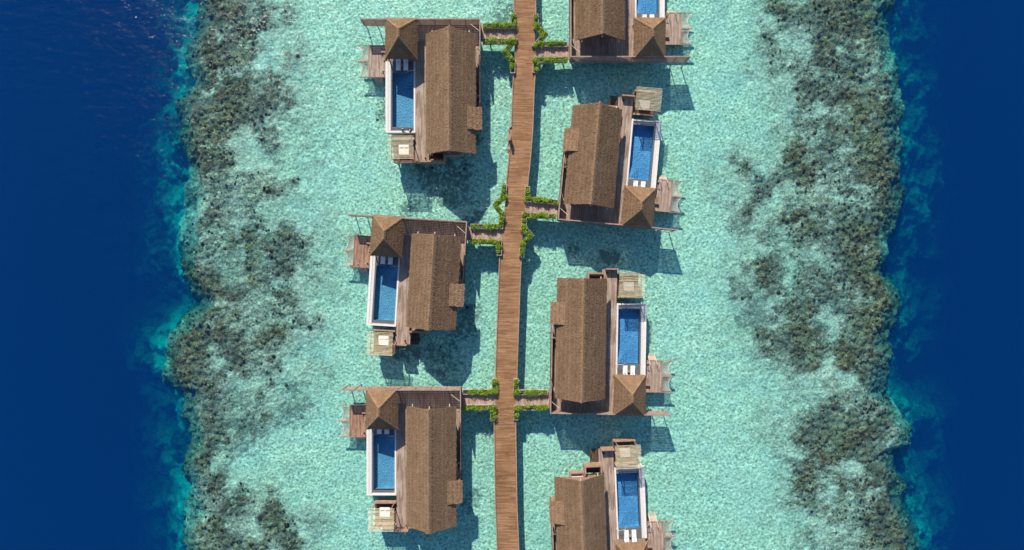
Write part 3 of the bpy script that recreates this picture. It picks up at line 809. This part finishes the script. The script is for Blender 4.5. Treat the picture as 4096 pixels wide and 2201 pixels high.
    st = th('side_table', f'small round wooden table between the two loungers of the {place}', 'side table', 'round tables between the loungers', (-.16, -3.55, .012))
    part('table_top', 'table', lambda mb: mb.disc((0, 0), .24, .38, .42, 20), st, 'tt')
    part('leg', 'table', lambda mb: mb.tube([(0, 0, 0), (0, 0, .38)], [.14, .05], 10), st, 'tl')

    # --- fence
    f = th('privacy_fence', f'tall slatted wooden fence round the bridge end of the {place}', 'fence', 'slatted privacy fences')
    def slats(mb, x0, x1, z0):
        z = z0
        while z < 2.40: mb.box(x0, x1, 2.93, 2.965, z, z+.155); z += .205
    part('slat_panel', 'fence', lambda mb: slats(mb, -2.5, 12.3, .03), f, 'sl1')
    part('slat_panel', 'fence', lambda mb: slats(mb, -6.45, -2.56, -.55), f, 'sl2')
    part('cap_rail', 'fence', lambda mb: mb.box(-6.5, 12.40, 2.88, 3.05, 2.47, 2.53), f, 'cap')
    for i, x in enumerate((-6.2, -4.3, -2.4, 0.2, 2.65, 5.1, 7.55, 10.0, 12.2)):
        zb = -3.4 if x < -2.5 else -.3
        part('post', 'fence', lambda mb, zb=zb: mb.box(-.06, .06, 2.968, 3.087, zb+.31 if zb > -1 else zb, 2.47), f, 'fp%d' % (x < -2.5), (x, 0, 0))
    def slats_e(mb):
        z = .03
        while z < 2.3: mb.box(12.315, 12.35, -2.1, 2.9, z, z+.155); z += .205
    part('slat_panel', 'fence', slats_e, f, 'sl3')
    part('cap_rail', 'fence', lambda mb: mb.box(12.25, 12.42, -2.15, 2.87, 2.47, 2.53), f, 'cap2')
    part('brace', 'pale', lambda mb: mb.bar((10.9, 2.2, 2.3), (12.2, 1.2, 2.3), .07, .07), f, 'br')

    # --- pergola with daybed
    py_ = -15.45 + (0.35 if dS > -18 else 0)
    g = th('bamboo_pergola', f'pergola of pale bamboo poles at the pool end of the {place}', 'pergola', 'bamboo pergolas', (0, py_, 0))
    def poles(mb):
        rng = random.Random(idx)
        for k in range(19):
            y = -k*.193; j = rng.uniform(-.06, .06)
            mb.tube([(-1.97+j, y, 3.0), (-.6, y+rng.uniform(-.02, .02), 3.0+rng.uniform(-.02, .02)), (.8, y+rng.uniform(-.02, .02), 3.0), (2.05+j, y, 3.0)], rng.uniform(.032, .043), 6)
    part('pole_roof', 'bamboo', poles, g)
    for x in (-1.4, 1.55): part('beam', 'wall', lambda mb: mb.box(-.05, .05, -3.6, .15, 2.80, 2.94), g, 'pbm', (x, 0, 0))
    for x in (-1.4, 1.55):
        for y in (-.12, -3.35): part('post', 'wall', lambda mb: mb.box(-.06, .06, -.06, .06, -.6, 2.80), g, 'pps', (x, y, 0))
    def plat(mb):
        mb.box(-1.6, 1.85, -3.62, -3.5, -1.2, .5); mb.box(-1.6, 1.85, 0, .12, -1.2, .5)
        mb.box(-1.63, 1.85, -3.74, -3.5, .5, .56); mb.box(-1.63, 1.85, 0, .26, .5, .56); mb.box(1.853, 1.89, -3.62, .12, -1.1, -.35)
    part('platform', 'darkwood', lambda mb: mb.box(-1.6, 1.85, -3.5, 0.0, -.75, -.6), g, 'plat0')
    part('parapet', 'edge', plat, g, 'plat')
    for x in (-1.3, 1.5):
        for y in (-.4, -3.1): part('pile', 'pile', lambda mb: mb.tube([(0, 0, -3.6), (0, 0, -.75)], .14, 8), g, 'pile3', (x, y, 0))
    b = th('daybed', f'square {"cream" if left else "shade-coloured"} daybed under the bamboo pergola of the {place}', 'daybed', 'daybeds under the pergolas', (.05, py_-1.55, -.6))
    part('bed_base', 'wall', lambda mb: mb.box(-.85, .85, -.78, .78, 0, .42), b, 'bb')
    part('mattress', 'mattress' if left else 'shaded_cloth', lambda mb: mb.box(-.82, .82, -.75, .75, .42, .62), b, 'bm%d' % left)  # right-hand villas: shade put into the mattress colour
    for x in (-.4, .4): part('pillow', 'fabric' if left else 'shaded_cloth', lambda mb: mb.box(-.3, .3, -.17, .17, .62, .74), b, 'bp%d' % left, (x, .5, 0))

    # --- lower sun deck with nets
    zs = -.85
    s = th('sun_deck', f'low wooden sun deck with two rope nets beside the {place}', 'sun deck', 'sun decks with rope nets', (0, 0, zs))
    part('platform', 'reddeck' if idx in (1, 2) else 'deck', lambda mb: (mb.box(-5.8, -2.9, -5.1, -.12, -.16, 0)), s, 'sp%d' % (idx in (1, 2)))
    for i, y in enumerate((-.12, -2.62, -5.1)):
        part('beam', 'edge', lambda mb, y=y: mb.box(-7.55, (-5.805 if i == 1 else -2.9), -.11 if i != 0 else .005, .11 if i != 2 else -.005, -.16, .05), s, 'sb%d' % i, (0, y, 0))
    for y0, y1 in ((-.25, -2.5), (-2.74, -4.98)):
        def net(mb, y0=y0, y1=y1):
            nx, ny = 10, 14; i0 = len(mb.v)
            for j in range(ny+1):
                v = j/ny; y = y0+(y1-y0)*v; sag = math.sin(math.pi*v)
                xw = -7.25+0.48*sag**.8
                for i in range(nx+1):
                    u = i/nx; mb.v.append((xw+(-5.82-xw)*u, y, .0-.32*sag*math.sin(math.pi*(.15+.7*u)))); mb.tone.append(.5)
            for j in range(ny):
                for i in range(nx):
                    a = i0+j*(nx+1)+i; mb.f.append((a, a+1, a+nx+2, a+nx+1))
        nn = part('net', 'net', net, s, 'net%.1f' % y0)
        def rope(mb, y0=y0, y1=y1):
            mb.tube([(-7.25+.48*math.sin(math.pi*k/12)**.8, y0+(y1-y0)*k/12, -.10*math.sin(math.pi*k/12)) for k in range(13)], .028, 6)
        part('edge_rope', 'fabric', rope, nn, 'rope%.1f' % y0)
    def ladder(mb):
        for x in (-4.75, -3.6): mb.bar((x, -4.55, .95), (x, -6.15, -1.75), .06, .14)
        for k in range(9):
            t = .42+.55*k/8; y = -4.55-1.6*t; z = .95-2.7*t
            mb.box(-4.72, -3.63, y-.10, y+.10, z-.02, z+.02)
    part('ladder', 'pale', ladder, s, 'lad')
    def stairs(mb):
        for k in range(4): mb.box(-3.35+k*.0, -2.95, -1.5-k*.34, -1.2-k*.34, 0.003, .2+.0*k)
        mb.box(-3.7, -2.9, -1.35, -1.1, .003, .42)
    part('stairs', 'edge', stairs, s, 'sst')
    for x in (-5.5, -3.4):
        for y in (-.6, -4.7): part('pile', 'pile', lambda mb: mb.tube([(0, 0, -2.8), (0, 0, -.16)], .13, 8), s, 'pile4', (x, y, 0))
    fs = th('foot_shower', f'small black foot shower post on the sun deck of the {place}', 'foot shower', 'black foot showers', (-3.3, -4.5, zs))
    def post(mb): mb.tube([(0, 0, 0), (0, 0, .85)], .045, 8); mb.box(-.14, .16, -.05, .05, .78, .86); mb.box(-.22, -.06, -.12, .1, .0, .1)
    part('post', 'black', post, fs, 'fsp'); part('tap', 'black', lambda mb: mb.tube([(.15, 0, .8), (.26, -.05, .8), (.28, -.05, .7)], .05, 8), fs, 'fst')
    fs = th('deck_lantern', f'small black lantern on the far deck corner of the {place}', 'lantern', 'black deck lanterns', (3.55, dS+.55, 0))
    part('housing', 'black', lambda mb: (mb.box(-.1, .1, -.1, .1, 0, .05), mb.box(-.08, .08, -.08, .08, .05, .36), mb.box(-.12, .12, -.12, .12, .36, .40)), fs, 'lh')
    part('handle', 'black', lambda mb: mb.tube([(-.08, 0, .4), (-.05, 0, .52), (.05, 0, .52), (.08, 0, .4)], .012, 6), fs, 'lhd')
    return T

VT = {}
VT['L1'] = villa(0, -17.36, 37.07, 0.0, -18.2, -19.0, 'upper left villa', True)
VT['L2'] = villa(1, -19.59, 6.12, -3.5, -14.0, -17.0, 'middle left villa', True)
VT['L3'] = villa(2, -20.40, -20.94, 0.0, -18.2, -19.6, 'lower left villa', True)
VT['R1'] = villa(3, 21.55, 37.12, 0.0, -18.2, -19.3, 'top right villa', False)
VT['R2'] = villa(4, 19.80, 10.60, -5.1, -14.85, -17.6, 'tilted right villa', False)
VT['R3'] = villa(5, 18.42, -18.86, -1.0, -18.2, -19.7, 'long right villa', False)
VT['R4'] = villa(6, 18.85, -45.10, 2.4, -14.2, -17.4, 'bottom right villa', False)

# gear left on the ledge of the upper left pool
for k_, (dx, lab) in enumerate(((.15, 'black pool cleaner with white handle lying left on the upper left pool ledge'), (1.05, 'black pool pump with white cap standing right on the upper left pool ledge'))):
    p = VT['L1'] @ Vector((dx, -13.95, -.22))
    g_ = thing('pool_cleaner' if k_ == 0 else 'pool_pump', lab, 'pool gear', None, tuple(p), R(20*k_-10))
    if k_ == 0:
        part('body', 'black', lambda mb: (mb.bar((-.42, .1, .35), (-.1, -.28, .32), .2, .25), mb.tube([(-.1, -.2, .4), (.2, -.1, .45)], .09, 8)), g_)
        part('handle', 'fabric', lambda mb: (mb.tube([(-.45, .12, .5), (-.2, .22, .52)], .04, 6), mb.tube([(.0, -.15, .48), (.25, -.32, .5)], .045, 6)), g_)
    else:
        part('body', 'black', lambda mb: (mb.tube([(0, 0, 0), (0, 0, .45)], [.2, .16], 12), mb.bar((-.3, .15, .3), (.28, -.1, .3), .12, .14), mb.bar((-.05, 0, .2), (-.1, -.35, .25), .08, .1)), g_)
        part('cap', 'fabric', lambda mb: mb.tube([(0, 0, .45), (0, 0, .52)], [.1, .06], 10), g_)

# ------------------------------------------------------------------ boardwalk
WK = [(-300, 2096), (0, 2099), (58, 2100), (290, 2098), (350, 2093.5), (512, 2088), (550, 2085), (629, 2079), (745, 2067), (852, 2058), (963, 2048), (1027, 2042), (1100, 2038.5), (1480, 2025), (1590, 2023), (1688, 2019.5), (2000, 2024), (2201, 2032), (2500, 2040)]
wys = np.array([p[0] for p in WK], float); wxs = np.array([p[1] for p in WK], float)
kd = (HC-DECK)*1.5/4096
def walk_x(y): return np.interp(CY-y/kd, wys, wxs)*kd - CX*kd
bwk = thing('boardwalk', 'long brown plank boardwalk running between the two rows of villas', 'boardwalk')
ys = [62-0.75*k for k in range(166)]
def walkdeck(mb):
    h = 1.63
    for a, b in zip(ys[:-1], ys[1:]):
        xa, xb = float(walk_x(a)), float(walk_x(b))
        mb.quad((xb-h, b, DECK), (xb+h, b, DECK), (xa+h, a, DECK), (xa-h, a, DECK))
        mb.quad((xa-h, a, DECK-.2), (xa+h, a, DECK-.2), (xb+h, b, DECK-.2), (xb-h, b, DECK-.2))
        mb.quad((xb-h, b, DECK-.2), (xb-h, b, DECK), (xa-h, a, DECK), (xa-h, a, DECK-.2)); mb.quad((xb+h, b, DECK), (xb+h, b, DECK-.2), (xa+h, a, DECK-.2), (xa+h, a, DECK))
part('deck', 'boardwalk', walkdeck, bwk)
def kerb(mb, sgn, off, spans):
    for y0, y1 in spans:
        n = max(1, int(abs(y0-y1)/1.5)); yy = [y0+(y1-y0)*i/n for i in range(n+1)]
        for a, b in zip(yy[:-1], yy[1:]):
            mb.bar((float(walk_x(a))+sgn*off, a, DECK+.03), (float(walk_x(b))+sgn*off, b, DECK+.03), .16, .34)
def py2y(p): return (CY-p)*kd
for sg_, spans in ((-1, [(62, py2y(52)), (py2y(290), py2y(512)), (py2y(586), py2y(745)), (py2y(1026), py2y(1520)), (py2y(1685), -62)]),
                   (1, [(62, py2y(60)), (py2y(285), py2y(752)), (py2y(1024), py2y(1520)), (py2y(1685), -62)])):
    for sp in spans: part('edge_beam', 'edge', lambda mb: kerb(mb, sg_, 1.72, [sp]), bwk)
def bayk(mb):
    y0, y1 = py2y(512), py2y(584)
    xa, xb = float(walk_x(y0))-1.63, float(walk_x(y1))-1.63
    mb.quad((xb-.42, y1, DECK-.004), (xb+.1, y1, DECK-.004), (xa+.1, y0, DECK-.004), (xa-.42, y0, DECK-.004))
    mb.bar((xa-.42, y0, DECK+.03), (xb-.42, y1, DECK+.03), .16, .34); mb.bar((xa-.42, y0+.06, DECK+.03), (xa+.02, y0+.06, DECK+.03), .16, .34); mb.bar((xb-.42, y1-.06, DECK+.03), (xb, y1-.06, DECK+.03), .16, .34)
part('side_bay', 'edge', bayk, bwk)
for k in range(21):
    y = 58-5.8*k
    for s_ in (-1.25, 1.25):
        part('pile', 'pile', lambda mb: mb.tube([(0, 0, -1.6), (0, 0, DECK-.2)], .16, 8), bwk, 'wpile', (float(walk_x(y))+s_, y, 0))
# sign-less board cabinet and lifebuoy in the side bay
x_, y_ = pw(2040, 552, 2.6)
cb = thing('equipment_board', 'upright brown wooden equipment board at the left edge of the boardwalk', 'board', None, (x_-.05, y_, DECK), R(-4))
part('panel', 'edge', lambda mb: mb.box(-.13, .13, -.45, .45, .0, 1.5), cb); part('cap', 'edge', lambda mb: mb.box(-.17, .17, -.50, .50, 1.5, 1.56), cb)
x_, y_ = pw(2034, 604, 2.0)
lb = thing('lifebuoy', 'small red lifebuoy hung on the outer edge of the boardwalk', 'lifebuoy', None, (x_, y_, DECK-.05))
def torus(mb):
    n, m_ = 18, 8; i0 = len(mb.v)
    for i in range(n):
        a = 2*math.pi*i/n
        for j in range(m_):
            b = 2*math.pi*j/m_; r = .3+.09*math.cos(b)
            mb.v.append((.09*math.sin(b)+.12*math.sin(a), r*math.cos(a), r*math.sin(a)*.9)); mb.tone.append(.5)
    for i in range(n):
        for j in range(m_):
            mb.f.append((i0+i*m_+j, i0+((i+1) % n)*m_+j, i0+((i+1) % n)*m_+(j+1) % m_, i0+i*m_+(j+1) % m_))
part('ring', 'red', torus, lb); part('bracket', 'darkwood', lambda mb: mb.box(.12, .2, -.06, .06, -.3, .35), lb)

# ------------------------------------------------------------------ bridges
# (villa key, bridge centre line at the boardwalk and at the villa, photo pixels, half width px)
BR_ = [('L1', (2060, 131.5), (1915, 131), 'upper left villa', 30),
       ('L2', (2016, 941), (1868, 934), 'middle left villa', 23),
       ('L3', (1985, 1601), (1843, 1601), 'lower left villa', 30),
       ('R1', (2138, 206), (2285, 206), 'top right villa', 28),
       ('R2', (2100, 833), (2240, 840), 'tilted right villa', 26),
       ('R3', (2062, 1601), (2211, 1601), 'long right villa', 30)]
for key_, a, b, place, hw in BR_:
    A = Vector(pw(*a)+(DECK,)); B = Vector(pw(*b)+(DECK,)); mid = (A+B)/2; L = (B-A).length
    ang = math.atan2((B-A).y, (B-A).x)
    if abs(ang) > math.pi/2: ang += math.pi
    w = hw*kd*1.15
    o = thing('access_bridge', f'short plank footbridge from the boardwalk to the {place}', 'footbridge', 'plank footbridges to the villas', tuple(mid), ang)
    part('deck', 'bridge', lambda mb: mb.box(-L/2, L/2, -w, w, -.18, -.004), o)
    for sgn in (-1, 1): part('joist', 'darkwood', lambda mb, sgn=sgn: mb.box(-L/2, L/2, sgn*w*.8-.06, sgn*w*.8+.06, -.42, -.181), o)
    for x in (-L/4, L/4):
        part('pile', 'pile', lambda mb: mb.tube([(0, 0, -3.6), (0, 0, -.42)], .12, 8), o, 'bpile', (x, 0, 0))

# ------------------------------------------------------------------ planters
def cropA(p): return (1900+.3972*p[0], .3972*p[1])
def cropB(p): return (1850+.3975*p[0], 550+.3975*p[1])
def cropC(p): return (1800+.3975*p[0], 1450+.3975*p[1])
PL = [(cropA, [(386, 152), (386, 250), (104, 250)], 'L-shaped', 'upper', 'upper left villa'),
      (cropA, [(104, 406), (386, 406), (306, 512), (382, 608), (380, 705)], 'zigzag', 'lower', 'upper left villa'),
      (cropA, [(614, 158), (618, 262), (706, 338), (618, 436), (908, 438)], 'zigzag', 'upper', 'top right villa'),
      (cropA, [(908, 592), (612, 598), (607, 700)], 'L-shaped', 'lower', 'top right villa'),
      (cropB, [(422, 496), (412, 600), (330, 678), (398, 765), (384, 895), (105, 893)], 'zigzag', 'upper', 'middle left villa'),
      (cropB, [(105, 1042), (372, 1055), (370, 1162)], 'L-shaped', 'lower', 'middle left villa'),
      (cropB, [(654, 515), (648, 620), (940, 648)], 'L-shaped', 'upper', 'tilted right villa'),
      (cropB, [(915, 794), (622, 778), (620, 910), (690, 985), (600, 1085), (596, 1182)], 'zigzag', 'lower', 'tilted right villa'),
      (cropC, [(446, 190), (446, 300), (150, 302)], 'L-shaped', 'upper', 'lower left villa'),
      (cropC, [(155, 457), (432, 457), (430, 562)], 'L-shaped', 'lower', 'lower left villa'),
      (cropC, [(664, 193), (664, 308), (960, 306)], 'L-shaped', 'upper', 'long right villa'),
      (cropC, [(960, 461), (668, 461), (664, 560)], 'L-shaped', 'lower', 'long right villa')]
for n_, (cf, pts, shp, up, place) in enumerate(PL):
    # outline centre line at rim height (0.55 above the deck)
    P = [Vector(pw(*cf(p), DECK+.8)+(0,)) for p in pts]
    c = sum(P, Vector())/len(P); c.z = DECK
    o = thing('hedge_planter', f'{shp} leafy green planter on the {up} side of the {place} footbridge', 'planter', 'green hedge planters', tuple(c))
    Q = [p-Vector((c.x, c.y, 0)) for p in P]; W = .40
    def offset(side_, w):
        out = []
        for i, p in enumerate(Q):
            d0 = (Q[i]-Q[i-1]).normalized() if i > 0 else (Q[1]-Q[0]).normalized()
            d1 = (Q[i+1]-Q[i]).normalized() if i < len(Q)-1 else d0
            n0 = Vector((-d0.y, d0.x, 0)); n1 = Vector((-d1.y, d1.x, 0)); m_ = (n0+n1).normalized()
            out.append(p+m_*side_*w/max(.5, m_.dot(n0)))
        out[0] = out[0]-(Q[1]-Q[0]).normalized()*w; out[-1] = out[-1]+(Q[-1]-Q[-2]).normalized()*w
        return out
    def trough(mb):
        l1, r1, l0, r0 = offset(1, W), offset(-1, W), offset(1, W-.09), offset(-1, W-.09)
        z = lambda v, h: (v.x, v.y, h)
        zb, zt = -.25, .5
        for i in range(len(Q)-1):
            for a, b in ((l1, l0), (r0, r1)): mb.quad(z(a[i], zt), z(a[i+1], zt), z(b[i+1], zt), z(b[i], zt))
            for a in (l1, r1): mb.quad(z(a[i], zb), z(a[i+1], zb), z(a[i+1], zt), z(a[i], zt))
            for a in (l0, r0): mb.quad(z(a[i], zt-.12), z(a[i+1], zt-.12), z(a[i+1], zt), z(a[i], zt))
        for i in (0, -1):
            mb.quad(z(l1[i], zb), z(r1[i], zb), z(r1[i], zt), z(l1[i], zt)); mb.quad(z(l1[i], zt), z(r1[i], zt), z(r0[i], zt), z(l0[i], zt))
    tr = part('trough', 'trough', trough, o)
    def soil(mb):
        l0, r0 = offset(1, W-.09), offset(-1, W-.09)
        for i in range(len(Q)-1): mb.quad((l0[i].x, l0[i].y, .39), (l0[i+1].x, l0[i+1].y, .39), (r0[i+1].x, r0[i+1].y, .39), (r0[i].x, r0[i].y, .39))
    part('soil', 'soil', soil, tr)
    def leaves(mb):
        rng = random.Random(100+n_)
        for i in range(len(Q)-1):
            a, b = Q[i], Q[i+1]; L = (b-a).length; d = (b-a)/L; nn = Vector((-d.y, d.x, 0))
            for _ in range(int(L/.26)+1):       # bushes: each a clump of leaves
                t = rng.uniform(-.25, L+.25); s_ = rng.uniform(-.30, .30)
                cc = a+d*t+nn*s_; top = rng.uniform(.70, 1.15)
                for __ in range(95):
                    r = .44*rng.random()**.6; th_ = rng.uniform(0, 6.283)
                    hz = .45+(top-.45)*(1-(r/.48)**2)*rng.uniform(.35, 1.05)
                    p = Vector((cc.x+r*math.cos(th_), cc.y+r*math.sin(th_), hz))
                    u = Vector((rng.gauss(0, 1), rng.gauss(0, 1), rng.gauss(0, .55))).normalized()
                    v = u.cross(Vector((rng.gauss(0, 1), rng.gauss(0, 1), rng.gauss(0, 1)))).normalized()
                    sz = rng.uniform(.05, .11)
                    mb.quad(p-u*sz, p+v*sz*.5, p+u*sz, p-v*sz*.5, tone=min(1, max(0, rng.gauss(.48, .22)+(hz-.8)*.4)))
    part('foliage', 'leaf', leaves, o)
